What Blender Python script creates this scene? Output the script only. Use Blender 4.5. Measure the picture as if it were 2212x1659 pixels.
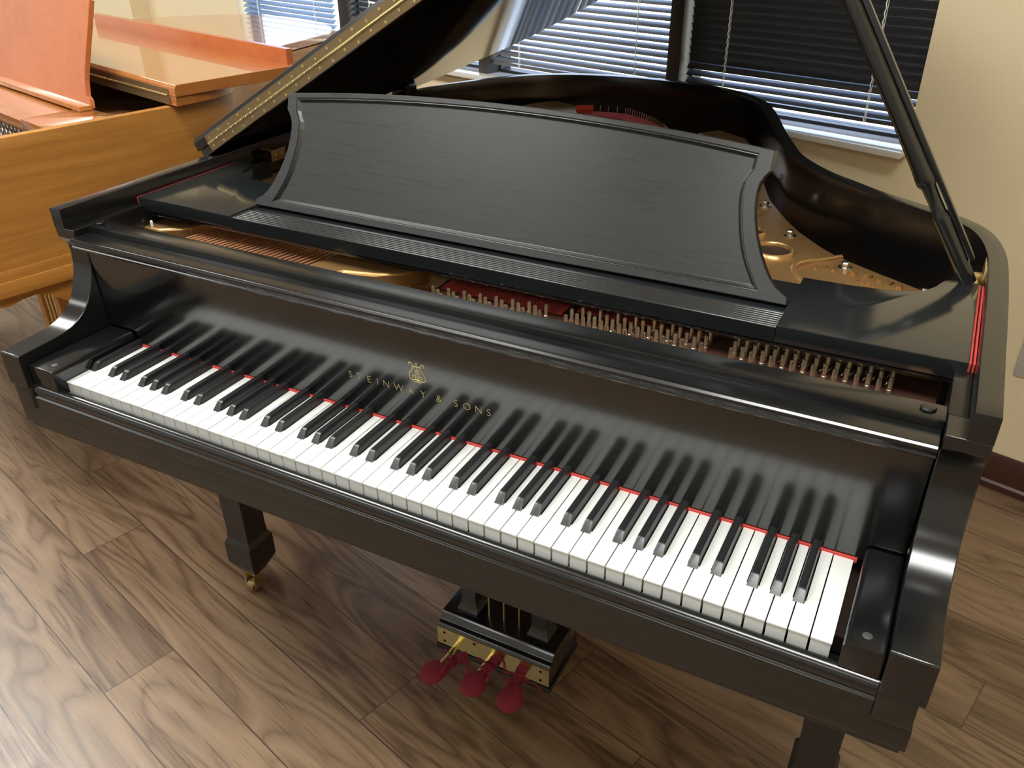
import bpy, bmesh, math, random
from mathutils import Vector, Matrix
random.seed(7)
for o in list(bpy.data.objects): bpy.data.objects.remove(o)
COL = bpy.context.scene.collection
SC = bpy.context.scene

# ------------------------------------------------------------------ camera
R_ = ((0.88483, 0.46583, -0.00760), (0.23136, -0.45241, -0.86128), (-0.40465, 0.76032, -0.50809))
cd = bpy.data.cameras.new('camera'); cam = bpy.data.objects.new('camera', cd); COL.objects.link(cam)
x_ = Vector(R_[0]).normalized(); z_ = -Vector(R_[2]).normalized(); y_ = z_.cross(x_).normalized(); x_ = y_.cross(z_)
cam.matrix_world = Matrix.Translation((0.6101, -0.7124, 1.4228)) @ Matrix((x_, y_, z_)).transposed().to_4x4()
cd.sensor_width = 36; cd.lens = 1824.5 / 2212 * 36; cd.clip_start = 0.02
SC.camera = cam

# ------------------------------------------------------------------ room frame (s along the window wall, d into the room)
TH = math.radians(-14.8)
U = Vector((math.cos(TH), math.sin(TH), 0)); N = Vector((math.sin(TH), -math.cos(TH), 0)); W0 = Vector((0.874, 1.533, 0))
RM = Matrix.Translation(W0) @ Matrix((U, -N, Vector((0, 0, 1)))).transposed().to_4x4()   # local x = s, local y = -d

# ------------------------------------------------------------------ world, view
w = bpy.data.worlds.new('sky'); SC.world = w; w.use_nodes = True
nt = w.node_tree; bg = nt.nodes['Background']
tc = nt.nodes.new('ShaderNodeTexCoord'); sp = nt.nodes.new('ShaderNodeSeparateXYZ'); cr = nt.nodes.new('ShaderNodeValToRGB')
nt.links.new(tc.outputs['Generated'], sp.inputs[0]); nt.links.new(sp.outputs['Z'], cr.inputs[0]); nt.links.new(cr.outputs[0], bg.inputs[0])
mr = nt.nodes.new('ShaderNodeMapRange'); mr.inputs[1].default_value = -1; mr.inputs[2].default_value = 1
nt.links.new(sp.outputs['Z'], mr.inputs[0]); nt.links.new(mr.outputs[0], cr.inputs[0])
e = cr.color_ramp.elements
e[0].position = 0.0; e[0].color = (0.5, 0.5, 0.42, 1)
e[1].position = 1.0; e[1].color = (0.35, 0.5, 0.9, 1)
for p, c in ((0.44, (0.95, 0.97, 0.78, 1)), (0.495, (0.95, 1.0, 0.95, 1)), (0.55, (0.68, 0.82, 1.0, 1)), (0.65, (0.5, 0.68, 1.0, 1))):
    q = cr.color_ramp.elements.new(p); q.color = c
bg.inputs[1].default_value = 4.5
SC.view_settings.view_transform = 'Standard'; SC.view_settings.look = 'None'
SC.view_settings.gamma = 1.0; SC.view_settings.use_curve_mapping = False
SC.view_settings.exposure = 0.0
LAMP = 19.5     # ceiling diffuser radiance

# ------------------------------------------------------------------ materials
def mat(name, base=(0.5, 0.5, 0.5), rough=0.5, metal=0.0, ior=1.5, coat=0.0, coat_rough=0.05, emit=None, emit_s=0.0):
    m = bpy.data.materials.new(name); m.use_nodes = True
    b = m.node_tree.nodes['Principled BSDF']
    b.inputs['Base Color'].default_value = (*base, 1); b.inputs['Roughness'].default_value = rough
    b.inputs['Metallic'].default_value = metal; b.inputs['IOR'].default_value = ior
    b.inputs['Coat Weight'].default_value = coat; b.inputs['Coat Roughness'].default_value = coat_rough
    if emit: b.inputs['Emission Color'].default_value = (*emit, 1); b.inputs['Emission Strength'].default_value = emit_s
    return m
def nodes(m): return m.node_tree.nodes, m.node_tree.links, m.node_tree.nodes['Principled BSDF']
def noise(m, scale, sc=(1, 1, 1), detail=4, rough=0.55, dist=0.0, loc=(0, 0, 0)):
    n, l, b = nodes(m)
    t = n.new('ShaderNodeTexCoord'); mp = n.new('ShaderNodeMapping'); mp.inputs['Scale'].default_value = sc; mp.inputs['Location'].default_value = loc
    no = n.new('ShaderNodeTexNoise'); no.inputs['Scale'].default_value = scale; no.inputs['Detail'].default_value = detail
    no.inputs['Roughness'].default_value = rough; no.inputs['Distortion'].default_value = dist
    l.new(t.outputs['Object'], mp.inputs[0]); l.new(mp.outputs[0], no.inputs[0])
    return no
def ramp(m, src, stops):
    n, l, b = nodes(m); r = n.new('ShaderNodeValToRGB'); r.color_ramp.interpolation = 'LINEAR'
    el = r.color_ramp.elements
    el[0].position = stops[0][0]; el[0].color = (*stops[0][1], 1); el[1].position = stops[-1][0]; el[1].color = (*stops[-1][1], 1)
    for p, c in stops[1:-1]:
        q = el.new(p); q.color = (*c, 1)
    l.new(src, r.inputs[0]); return r
def bump(m, src, strength, dist=0.001):
    n, l, b = nodes(m); bp = n.new('ShaderNodeBump'); bp.inputs['Strength'].default_value = strength; bp.inputs['Distance'].default_value = dist
    l.new(src, bp.inputs['Height']); l.new(bp.outputs[0], b.inputs['Normal']); return bp
def maprange(m, src, a, b2, c, d):
    n, l, b = nodes(m); r = n.new('ShaderNodeMapRange')
    for i, v in enumerate((a, b2, c, d)): r.inputs[1 + i].default_value = v
    l.new(src, r.inputs[0]); return r

def ebony(name, rough=0.2, streak=(1, 40, 1), ior=1.7, base=(0.005, 0.0055, 0.006), var=0.06, bmp=0.04):
    m = mat(name, base, rough, ior=ior); n, l, b = nodes(m)
    no = noise(m, 6, streak, 6, 0.7); r = maprange(m, no.outputs[0], 0.3, 0.7, rough - var, rough + var); l.new(r.outputs[0], b.inputs['Roughness'])
    bump(m, no.outputs[0], bmp, 0.0006)
    return m
M = {}
M['ebony'] = ebony('satin_ebony_lacquer', 0.2, (4, 4, 4), var=0.004, bmp=0.0)
M['ebony_gloss'] = ebony('polished_ebony_lacquer', 0.07, (4, 4, 4), 1.9, var=0.02, bmp=0.01)
M['ebony_lid'] = ebony('lid_underside_lacquer', 0.05, (4, 4, 4), 2.1, var=0.01, bmp=0.005)
M['ebony_fall'] = ebony('fallboard_lacquer', 0.14, (8, 1, 8), 1.85, (0.003, 0.0035, 0.004), 0.02, 0.0)
M['ebony_desk'] = ebony('brushed_ebony_desk', 0.30, (1.2, 60, 60), 1.8, (0.009, 0.011, 0.012), 0.05, 0.012)
nd, ld, bd = nodes(M['ebony_desk']); bd.inputs['Anisotropic'].default_value = 0.6
cxd = nd.new('ShaderNodeCombineXYZ'); cxd.inputs[1].default_value = .33; cxd.inputs[2].default_value = .94; ld.new(cxd.outputs[0], bd.inputs['Tangent'])
M['ebony_front'] = ebony('brown_ebony', 0.42, (4, 4, 4), 1.5, (0.017, 0.0145, 0.011), 0.05, 0.0)  # even brownish black, rougher than the other lacquers
M['ebony_top'] = ebony('satin_ebony_shelf', 0.14, (1, 30, 1), 1.9, (0.012, 0.014, 0.015), 0.015, 0.0)
M['key_white'] = mat('ivory_white_key', (0.74, 0.75, 0.72), 0.22, ior=1.5)
M['key_black'] = mat('black_key', (0.010, 0.010, 0.011), 0.33, ior=1.6)
M['red'] = mat('red_felt', (0.62, 0.07, 0.055), 0.95)
M['redpad'] = mat('dark_red_velvet', (0.17, 0.008, 0.02), 0.9); nodes(M['redpad'])[2].inputs['Sheen Weight'].default_value = 0.15
nodes(M['redpad'])[2].inputs['Sheen Tint'].default_value = (0.8, 0.1, 0.2, 1)
bump(M['redpad'], noise(M['redpad'], 400).outputs[0], 0.4, 0.001)
M['plate'] = mat('gold_bronze_iron_plate', (0.50, 0.30, 0.12), 0.34, 0.75)
bump(M['plate'], noise(M['plate'], 60).outputs[0], 0.08, 0.001)
M['brass'] = mat('polished_brass', (0.82, 0.70, 0.34), 0.3, 1.0)
M['brass_dull'] = mat('dull_brass_hinge', (0.33, 0.235, 0.12), 0.45, 0.9)
M['gold_leaf'] = mat('gold_decal', (0.75, 0.6, 0.26), 0.35, 0.8)
M['nickel'] = mat('nickel_steel', (0.62, 0.6, 0.56), 0.2, 1.0)
M['screwcap'] = mat('grey_screw_cap', (0.07, 0.07, 0.07), 0.5, 0.2)
M['pin'] = mat('tuning_pin_steel', (0.85, 0.74, 0.56), 0.28, 1.0)
M['copper'] = mat('copper_wound_string', (0.78, 0.40, 0.22), 0.4, 0.85)
n_, l_, b_ = nodes(M['copper']); wv = n_.new('ShaderNodeTexWave'); wv.bands_direction = 'Y'; wv.inputs['Scale'].default_value = 180
tcc = n_.new('ShaderNodeTexCoord'); l_.new(tcc.outputs['Object'], wv.inputs[0]); bump(M['copper'], wv.outputs[0], 0.3, 0.0005)
M['sound'] = mat('spruce_soundboard', (0.30, 0.15, 0.055), 0.5)
M['pin_shade'] = mat('red_brown_plate_shade', (0.05, 0.016, 0.008), 0.6)  # gold plate in the shade of beam and shelf, put into colour
M['dark'] = mat('dark_inner_wood', (0.03, 0.014, 0.008), 0.6)
M['hammer'] = mat('action_wood', (0.20, 0.12, 0.05), 0.7)
M['rubber'] = mat('dark_rubber', (0.02, 0.02, 0.02), 0.6)
def wood(name, c0, c1, c2, rough=0.12, sc=(3, 3, 40), coat=1.0, scale=2.0, ior=1.5):
    m = mat(name, c1, rough + 0.2, coat=coat, coat_rough=rough, ior=ior); n, l, b = nodes(m)
    a = noise(m, scale, sc, 8, 0.6, 0.6); f = noise(m, scale * 9, (sc[0], sc[1], sc[2] * 1.5), 4, 0.6)
    mx = n.new('ShaderNodeMix'); mx.data_type = 'FLOAT'; mx.inputs[0].default_value = 0.35
    l.new(a.outputs[0], mx.inputs[2]); l.new(f.outputs[0], mx.inputs[3])
    r = ramp(m, mx.outputs[0], [(0.33, c0), (0.5, c1), (0.66, c2)]); l.new(r.outputs[0], b.inputs['Base Color'])
    return m
M['walnut'] = wood('walnut_veneer', (0.30, 0.115, 0.014), (0.40, 0.165, 0.022), (0.48, 0.215, 0.036), 0.4, (1.2, 1.2, 26), coat=0.12)
M['walnut_top'] = wood('walnut_gloss_top', (0.38, 0.125, 0.026), (0.45, 0.16, 0.036), (0.50, 0.20, 0.05), 0.04, (12, 1, 1), coat=1.0, ior=1.9)
M['walnut_desk'] = wood('walnut_red_desk', (0.40, 0.10, 0.027), (0.47, 0.13, 0.035), (0.50, 0.155, 0.045), 0.18, (2, 2, 2), coat=0.7)
M['wall'] = mat('cream_wall_paint', (0.82, 0.69, 0.46), 0.85)
M['wall_pale'] = mat('pale_grey_wall_paint', (0.55, 0.57, 0.57), 0.85)
bump(M['wall'], noise(M['wall'], 220, detail=2).outputs[0], 0.12, 0.001)
M['ceiling'] = mat('white_ceiling_tile', (0.75, 0.74, 0.70), 0.9)
M['sill'] = mat('glossy_stone_sill', (0.72, 0.69, 0.63), 0.07, ior=2.0)
bump(M['sill'], noise(M['sill'], 14, detail=2).outputs[0], 0.05, 0.002)
M['frame'] = mat('dark_bronze_window_frame', (0.035, 0.03, 0.026), 0.45)
M['frame_lit'] = mat('pale_window_reveal', (0.65, 0.66, 0.66), 0.5)
M['blind'] = mat('dark_blind_slat', (0.035, 0.037, 0.042), 0.30, ior=1.6)
M['blind_lit'] = mat('daylit_grey_blind_slat', (0.11, 0.115, 0.125), 0.3, ior=1.6)  # dark slats with the daylight on them put into a lighter base
M['blind_backlit'] = mat('backlit_blue_blind_slat', (0.20, 0.28, 0.42), 0.35, ior=1.6)  # same dark slats, backlit flare painted in as blue
M['cord'] = mat('white_blind_cord', (0.92, 0.92, 0.90), 0.7)
M['base'] = mat('red_brown_baseboard', (0.055, 0.018, 0.010), 0.35)
M['plastic'] = mat('grey_outlet_plastic', (0.5, 0.47, 0.42), 0.4)
M['door'] = mat('brown_door', (0.2, 0.1, 0.05), 0.5)
M['light'] = mat('lamp_diffuser', (0.9, 0.9, 0.9), 0.5, emit=(0.98, 0.99, 0.96), emit_s=LAMP)
M['light_dim'] = mat('dim_lamp_diffuser', (0.9, 0.9, 0.9), 0.5, emit=(0.98, 0.99, 0.96), emit_s=LAMP * .5)
M['light_frame'] = mat('white_metal_frame', (0.8, 0.8, 0.78), 0.5)
g = bpy.data.materials.new('window_glass'); g.use_nodes = True; gn = g.node_tree.nodes; gl = g.node_tree.links
gn.remove(gn['Principled BSDF']); tr = gn.new('ShaderNodeBsdfTransparent'); gg = gn.new('ShaderNodeBsdfGlossy'); gg.inputs['Roughness'].default_value = 0.02
mx = gn.new('ShaderNodeMixShader'); mx.inputs[0].default_value = 0.06
gl.new(tr.outputs[0], mx.inputs[1]); gl.new(gg.outputs[0], mx.inputs[2]); gl.new(mx.outputs[0], gn['Material Output'].inputs[0]); M['glass'] = g

# floor: long planks along s, 0.155 wide in d, each with its own tone and grain
def floor_mat():
    m = mat('walnut_laminate_planks', rough=0.3, ior=1.65); n, l, b = nodes(m)
    def math_(op, a, bb=None, c=None):
        q = n.new('ShaderNodeMath'); q.operation = op
        for i, v in enumerate((a, bb, c)):
            if v is None: continue
            if isinstance(v, (int, float)): q.inputs[i].default_value = v
            else: l.new(v, q.inputs[i])
        return q.outputs[0]
    t = n.new('ShaderNodeTexCoord'); s = n.new('ShaderNodeSeparateXYZ'); l.new(t.outputs['Object'], s.inputs[0])
    W = 0.1555; LEN = 1.22
    v = math_('ADD', math_('DIVIDE', s.outputs[1], W), 1.950 / W + 40)      # local y = -d ; joint at d = 1.950
    row = math_('FLOOR', v); fv = math_('FRACT', v)
    wn = n.new('ShaderNodeTexWhiteNoise'); wn.noise_dimensions = '1D'; l.new(math_('ADD', row, 3.0), wn.inputs['W'])
    off = n.new('ShaderNodeMath'); off.operation = 'MULTIPLY'; l.new(wn.outputs['Value'], off.inputs[0]); off.inputs[1].default_value = LEN
    uu = math_('ADD', math_('DIVIDE', math_('ADD', s.outputs[0], off.outputs[0]), LEN), 20.0)
    col = math_('FLOOR', uu); fu = math_('FRACT', uu)
    idn = math_('ADD', math_('MULTIPLY', row, 17.31), math_('MULTIPLY', col, 5.17))
    w2 = n.new('ShaderNodeTexWhiteNoise'); w2.noise_dimensions = '1D'; l.new(idn, w2.inputs['W'])
    # grain coordinates: squash along s, shift per plank
    cx = n.new('ShaderNodeCombineXYZ')
    l.new(math_('ADD', math_('MULTIPLY', s.outputs[0], 1.0), math_('MULTIPLY', w2.outputs['Value'], 37.0)), cx.inputs[0])
    l.new(math_('ADD', math_('MULTIPLY', s.outputs[1], 7.0), math_('MULTIPLY', w2.outputs['Value'], 91.0)), cx.inputs[1])
    n1 = n.new('ShaderNodeTexNoise'); n1.inputs['Scale'].default_value = 1.15; n1.inputs['Detail'].default_value = 2.5; n1.inputs['Distortion'].default_value = 1.0; n1.inputs['Roughness'].default_value = 0.45
    l.new(cx.outputs[0], n1.inputs[0])
    rings = math_('FRACT', math_('MULTIPLY', n1.outputs[0], 9.0)); tri = math_('ABSOLUTE', math_('SUBTRACT', math_('MULTIPLY', rings, 2.0), 1.0))
    cx2 = n.new('ShaderNodeCombineXYZ'); l.new(math_('MULTIPLY', s.outputs[0], 4.0), cx2.inputs[0]); l.new(math_('MULTIPLY', s.outputs[1], 150.0), cx2.inputs[1]); l.new(idn, cx2.inputs[2])
    n2 = n.new('ShaderNodeTexNoise'); n2.inputs['Scale'].default_value = 1.6; n2.inputs['Detail'].default_value = 5; l.new(cx2.outputs[0], n2.inputs[0])
    n3 = n.new('ShaderNodeTexNoise'); n3.inputs['Scale'].default_value = 0.8; n3.inputs['Detail'].default_value = 2; l.new(cx.outputs[0], n3.inputs[0])
    f = math_('ADD', math_('MULTIPLY', math_('POWER', tri, 0.6), 0.24), math_('ADD', math_('MULTIPLY', n2.outputs[0], 0.26), math_('MULTIPLY', n3.outputs[0], 0.60)))
    f = math_('ADD', f, math_('MULTIPLY', math_('SUBTRACT', w2.outputs['Value'], 0.5), 0.20))
    r = ramp(m, f, [(0.34, (0.075, 0.042, 0.023)), (0.48, (0.135, 0.082, 0.045)), (0.60, (0.205, 0.130, 0.074)), (0.76, (0.28, 0.185, 0.11))])
    # joints
    jv = math_('LESS_THAN', math_('MINIMUM', fv, math_('SUBTRACT', 1.0, fv)), 0.0095)
    ju = math_('LESS_THAN', math_('MINIMUM', fu, math_('SUBTRACT', 1.0, fu)), 0.0010)
    j = math_('MAXIMUM', jv, ju)
    mx = n.new('ShaderNodeMix'); mx.data_type = 'RGBA'; l.new(j, mx.inputs[0]); l.new(r.outputs[0], mx.inputs[6]); mx.inputs[7].default_value = (0.06, 0.035, 0.022, 1)
    l.new(mx.outputs[2], b.inputs['Base Color'])
    rr = maprange(m, n2.outputs[0], 0.3, 0.7, 0.26, 0.40); l.new(rr.outputs[0], b.inputs['Roughness'])
    hh = math_('SUBTRACT', math_('MULTIPLY', n2.outputs[0], 0.25), j); bump(m, hh, 0.35, 0.0008)
    return m
M['floor'] = floor_mat()

# ------------------------------------------------------------------ mesh helpers
class MB:
    def __init__(s): s.v = []; s.f = []
    def add(s, v, f): o = len(s.v); s.v += [tuple(p) for p in v]; s.f += [tuple(i + o for i in q) for q in f]; return s
    def box(s, x0, x1, y0, y1, z0, z1, bev=0.0):
        if bev <= 0:
            return s.add([(x0, y0, z0), (x1, y0, z0), (x1, y1, z0), (x0, y1, z0), (x0, y0, z1), (x1, y0, z1), (x1, y1, z1), (x0, y1, z1)],
                         [(3, 2, 1, 0), (4, 5, 6, 7), (0, 1, 5, 4), (1, 2, 6, 5), (2, 3, 7, 6), (3, 0, 4, 7)])
        bm = bmesh.new(); bmesh.ops.create_cube(bm, size=1)
        for q in bm.verts: q.co = Vector(((x0 + x1) / 2 + q.co.x * (x1 - x0), (y0 + y1) / 2 + q.co.y * (y1 - y0), (z0 + z1) / 2 + q.co.z * (z1 - z0)))
        bmesh.ops.bevel(bm, geom=bm.edges[:], offset=bev, segments=2, affect='EDGES', profile=0.6)
        return s.bm(bm)
    def bm(s, bm):
        bm.verts.index_update(); s.add([q.co[:] for q in bm.verts], [[q.index for q in f.verts] for f in bm.faces]); bm.free(); return s
    def prism(s, pts, a0, a1, axis='x', bev=0.0):
        """polygon pts in the two other axes, extruded along axis from a0 to a1"""
        def P(u, v, a): return {'x': (a, u, v), 'y': (u, a, v), 'z': (u, v, a)}[axis]
        bm = bmesh.new(); A = [bm.verts.new(P(u, v, a0)) for u, v in pts]; B = [bm.verts.new(P(u, v, a1)) for u, v in pts]
        k = len(pts); bm.faces.new(A); bm.faces.new(B[::-1])
        for i in range(k): bm.faces.new((A[i], B[i], B[(i + 1) % k], A[(i + 1) % k]))
        bmesh.ops.recalc_face_normals(bm, faces=bm.faces[:])
        if bev > 0:
            es = [ed for ed in bm.edges if len(ed.link_faces) == 2 and ed.calc_face_angle() > 0.45]
            bmesh.ops.bevel(bm, geom=es, offset=bev, segments=2, affect='EDGES', profile=0.6, clamp_overlap=True)
        return s.bm(bm)
    def lathe(s, prof, c=(0, 0, 0), n=20, axis='z', sq=False):
        """prof: (radius, height) list"""
        v = []; f = []
        for r, h in prof:
            for i in range(n):
                a = 2 * math.pi * (i + (0.5 if sq else 0)) / n; rr = r * (math.sqrt(2) if sq else 1)
                p = (rr * math.cos(a), rr * math.sin(a), h)
                if axis == 'x': p = (p[2], p[0], p[1])
                if axis == 'y': p = (p[0], p[2], p[1])
                v.append((p[0] + c[0], p[1] + c[1], p[2] + c[2]))
        m = len(prof)
        for j in range(m - 1):
            for i in range(n):
                f.append((j * n + i, j * n + (i + 1) % n, (j + 1) * n + (i + 1) % n, (j + 1) * n + i))
        f.append(tuple(range(n - 1, -1, -1))); f.append(tuple((m - 1) * n + i for i in range(n)))
        return s.add(v, f)
    def tube(s, pts, r, n=8, cap=True):
        pts = [Vector(p) for p in pts]; rs = r if isinstance(r, (list, tuple)) else [r] * len(pts); v = []; f = []; up = None
        for i, p in enumerate(pts):
            d = (pts[min(i + 1, len(pts) - 1)] - pts[max(i - 1, 0)]).normalized()
            if up is None: up = Vector((0, 0, 1)) if abs(d.z) < 0.9 else Vector((1, 0, 0))
            a = d.cross(up).normalized(); up = a.cross(d).normalized()
            for k in range(n):
                t = 2 * math.pi * k / n; v.append(p + (a * math.cos(t) + up * math.sin(t)) * rs[i])
        for i in range(len(pts) - 1):
            for k in range(n): f.append((i * n + k, i * n + (k + 1) % n, (i + 1) * n + (k + 1) % n, (i + 1) * n + k))
        if cap: f.append(tuple(range(n - 1, -1, -1))); f.append(tuple((len(pts) - 1) * n + k for k in range(n)))
        return s.add(v, f)
    def ribbon(s, pts, w, up=(0, 0, 1), th=0.001):
        pts = [Vector(p) for p in pts]; v = []; f = []
        for i, p in enumerate(pts):
            d = (pts[min(i + 1, len(pts) - 1)] - pts[max(i - 1, 0)]).normalized(); a = d.cross(Vector(up)).normalized(); b = a.cross(d).normalized()
            for q in ((-1, -1), (1, -1), (1, 1), (-1, 1)): v.append(p + a * w / 2 * q[0] + b * th / 2 * q[1])
        k = len(pts)
        for i in range(k - 1):
            for j in range(4): f.append((i * 4 + j, i * 4 + (j + 1) % 4, (i + 1) * 4 + (j + 1) % 4, (i + 1) * 4 + j))
        f.append((3, 2, 1, 0)); f.append(tuple((k - 1) * 4 + j for j in range(4)))
        return s.add(v, f)
    def xf(s, mt): s.v = [tuple(mt @ Vector(p)) for p in s.v]; return s
    def build(s, name, m, parent=None, sharp=32, bevel=0.0):
        me = bpy.data.meshes.new(name)
        bm = bmesh.new(); vs = [bm.verts.new(p) for p in s.v]
        for q in s.f:
            try: bm.faces.new([vs[i] for i in q])
            except ValueError: pass
        bmesh.ops.recalc_face_normals(bm, faces=bm.faces[:]); bm.to_mesh(me); bm.free()
        me.shade_smooth(); me.set_sharp_from_angle(angle=math.radians(sharp))
        o = bpy.data.objects.new(name, me); COL.objects.link(o); me.materials.append(M[m] if isinstance(m, str) else m)
        if parent: o.parent = parent
        if bevel > 0:
            b = o.modifiers.new('bevel', 'BEVEL'); b.width = bevel; b.segments = 2; b.limit_method = 'ANGLE'; b.angle_limit = math.radians(35); b.harden_normals = False
        return o
def empty(name, label, cat, mtx=None, group=None):
    o = bpy.data.objects.new(name, None); COL.objects.link(o); o.empty_display_size = 0.1
    if mtx is not None: o.matrix_world = mtx
    o['label'] = label; o['category'] = cat
    if group: o['group'] = group
    return o
def tag(o, label=None, cat=None, group=None, kind=None):
    if label: o['label'] = label
    if cat: o['category'] = cat
    if group: o['group'] = group
    if kind: o['kind'] = kind
    return o
def copy(o, parent, loc=None, name=None):
    c = o.copy(); COL.objects.link(c); c.parent = parent
    if loc is not None: c.location = loc
    return c
def catmull(P, n=6, closed=False):
    P = [Vector(p) for p in P]; out = []; k = len(P)
    for i in range(k if closed else k - 1):
        a, b, c, d = (P[(i + j) % k] if closed else P[min(max(i + j, 0), k - 1)] for j in (-1, 0, 1, 2))
        for t in range(n):
            t /= n; out.append(0.5 * ((2 * b) + (-a + c) * t + (2 * a - 5 * b + 4 * c - d) * t * t + (-a + 3 * b - 3 * c + d) * t ** 3))
    if not closed: out.append(P[-1])
    return [tuple(p) for p in out]
def offset(P, d):
    out = []; k = len(P)
    for i, p in enumerate(P):
        a = Vector(P[max(i - 1, 0)]); b = Vector(P[min(i + 1, k - 1)]); t = (b - a).normalized(); out.append((p[0] - t.y * d, p[1] + t.x * d))
    return out
def text(s, size, m, parent, mtx, name, depth=0.0005, thin=0.0):
    c = bpy.data.curves.new(name, 'FONT'); c.body = s; c.size = size; c.align_x = 'CENTER'; c.extrude = depth; c.resolution_u = 3; c.offset = thin
    t = bpy.data.objects.new('tmp', c); COL.objects.link(t); me = bpy.data.meshes.new_from_object(t.evaluated_get(bpy.context.evaluated_depsgraph_get()))
    bpy.data.objects.remove(t); me.transform(mtx); me.materials.clear(); me.materials.append(M[m]); me.name = name
    o = bpy.data.objects.new(name, me); COL.objects.link(o); o.parent = parent
    return o

# ================================================================== SETTING
def room(mb, name, m, **k):
    o = mb.build(name, m); o.matrix_world = RM; o['kind'] = 'structure'; return o
H = 2.7; SL, SR, DB = -6.4, 1.9, 5.6        # left wall, right wall, depth behind the camera
room(MB().box(SL - .1, SR + .1, -DB - .1, 0.10, -0.05, 0), 'floor', 'floor')
room(MB().box(SL - .1, SR + .1, -DB - .1, 0.12, H, H + 0.05), 'ceiling', 'ceiling')
WX0, WX1, WZ0, WZ1 = -3.44, -0.397, 0.845, 2.15
wl = MB().box(SL, WX0, 0, .12, 0, H).box(WX1, SR, 0, .12, 0, H).box(WX0, WX1, 0, .12, 0, 0.80).box(WX0, WX1, 0, .12, WZ1, H)
room(wl, 'wall_back', 'wall')
room(MB().box(SL - .1, SL, -DB, 0, 0, H), 'wall_left', 'wall_pale')
room(MB().box(SR, SR + .1, -DB, 0, 0, H), 'wall_right', 'wall')
room(MB().box(SL, SR, -DB - .1, -DB, 0, H), 'wall_front', 'wall_pale')
bb = MB().prism([(-.0, 0), (-.016, 0), (-.016, .018), (-.010, .024), (-.010, .095), (-.006, .104), (0, .104)], SL, SR, 'x')
room(bb, 'baseboard_back', 'base')
room(MB().box(SL, SL + .012, -DB, 0, 0, .104), 'baseboard_left', 'base')
room(MB().box(SR - .012, SR, -DB, 0, 0, .104), 'baseboard_right', 'base')
# sill: front edge not quite parallel to the wall, as in the room
sb = MB(); zt, zb = .852, .836
xs = [(WX1 + .014, -.075), (-.70, -.052), (-1.1, -.045), (-1.9, -.045), (-2.7, -.045), (WX0 - .03, -.045)]
poly = [(x, y) for x, y in xs] + [(WX0 - .03, 0), (WX0, 0), (WX0, .12), (WX1, .12), (WX1, 0), (WX1 + .012, 0)]
sb.prism(poly, zb, zt, 'z', 0.002)
sl = room(sb, 'trim_1', 'sill'); sl['label'] = 'glossy pale window sill'
room(MB().box(WX0, WX1, 0.0, 0.12, 0.80, zb), 'trim_2', 'wall')
# window units
MUL = [-1.10, -1.88, -2.665]
units = [(WX1, -1.078), (-1.122, -1.86), (-1.905, -2.64), (-2.69, WX0)]
wn = 0
for (a, b2) in units:
    x0, x1 = min(a, b2), max(a, b2); wn += 1
    fr = MB(); t = .009
    fr.box(x0, x0 + t, .06, .11, zt, WZ1).box(x1 - t, x1, .06, .11, zt, WZ1).box(x0 + t, x1 - t, .06, .11, zt, zt + t).box(x0 + t, x1 - t, .06, .11, WZ1 - t, WZ1)
    fo = room(fr, 'window_%d' % wn, 'frame')
    gp = MB().box(x0 + t, x1 - t, .083, .089, zt + t, WZ1 - t).build('pane', 'glass', fo)
for i, x in enumerate(MUL):
    room(MB().box(x - .022, x + .022, -.002, .12, zt, WZ1, .002), 'trim_%d' % (i + 3), 'frame')
# pilaster on the wall left of the windows
room(MB().box(-4.85, -4.30, -.10, 0, 0, H), 'trim_7', 'wall')

# blinds
def blind(x0, x1, tilts, m, label, zbot=.888, pitch=.0203, top=2.12, rail_tilt=0.0):
    W = .0255; y0 = .030
    root = empty('window_blind', label, 'blind', RM @ Matrix.Translation(((x0 + x1) / 2, y0, top)), 'venetian blinds in the ribbon window')
    hw = (x1 - x0) / 2; mb = MB(); z = zbot + .020; i = 0
    while z < top - .03:
        a = math.radians(tilts(i)); seg = []
        for k in range(5):
            u = (k / 4 - .5) * W; bow = .0018 * (1 - (2 * k / 4 - 1) ** 2)
            seg.append((u * math.cos(a) - bow * math.sin(a), u * math.sin(a) + bow * math.cos(a) + z - top))
        prof = seg + [(p[0] + .0002 * math.sin(a), p[1] - .0006) for p in seg[::-1]]
        v = [(-hw, p[0], p[1]) for p in prof] + [(hw, p[0], p[1]) for p in prof]; k = len(prof)
        mb.add(v, [tuple(range(k)), tuple(range(2 * k - 1, k - 1, -1))] + [(j, (j + 1) % k, k + (j + 1) % k, k + j) for j in range(k)])
        z += pitch; i += 1
    mb.build('slats', m, root)
    MB().box(-hw, hw, -.012, .012, zbot - top, zbot - top + .011, .002).xf(Matrix.Rotation(rail_tilt, 4, 'Y')).build('bottom_rail', m, root)
    MB().box(-hw, hw, -.018, .018, -.035, 0, .002).build('head_rail', m, root)
    for cx in (-hw + .125, hw - .12):
        cb = MB(); zz = zbot - top; p = []
        while zz < -.03:
            p.append((cx + .0012 * math.sin(zz * 300), -.0145 + .0012 * math.cos(zz * 300), zz)); zz += .0045
        cb.tube(p, .0016, 5).tube([(cx + .004, -.0135, zbot - top), (cx + .004, -.0135, -.03)], .0007, 4)
        cb.build('ladder_cord', 'cord', root)
    return root
blind(-1.066, -.402, lambda i: (26 if i < 2 else 29 if i < 3 else 42 if i < 4 else -66), 'blind', 'dark venetian blind almost closed, in the rightmost window')
blind(-1.850, -1.127, lambda i: 26 + 3 * math.sin(i * 1.7), 'blind_lit', 'half open dark venetian blind, light striping through, behind the piano tail', zbot=.884)
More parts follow.
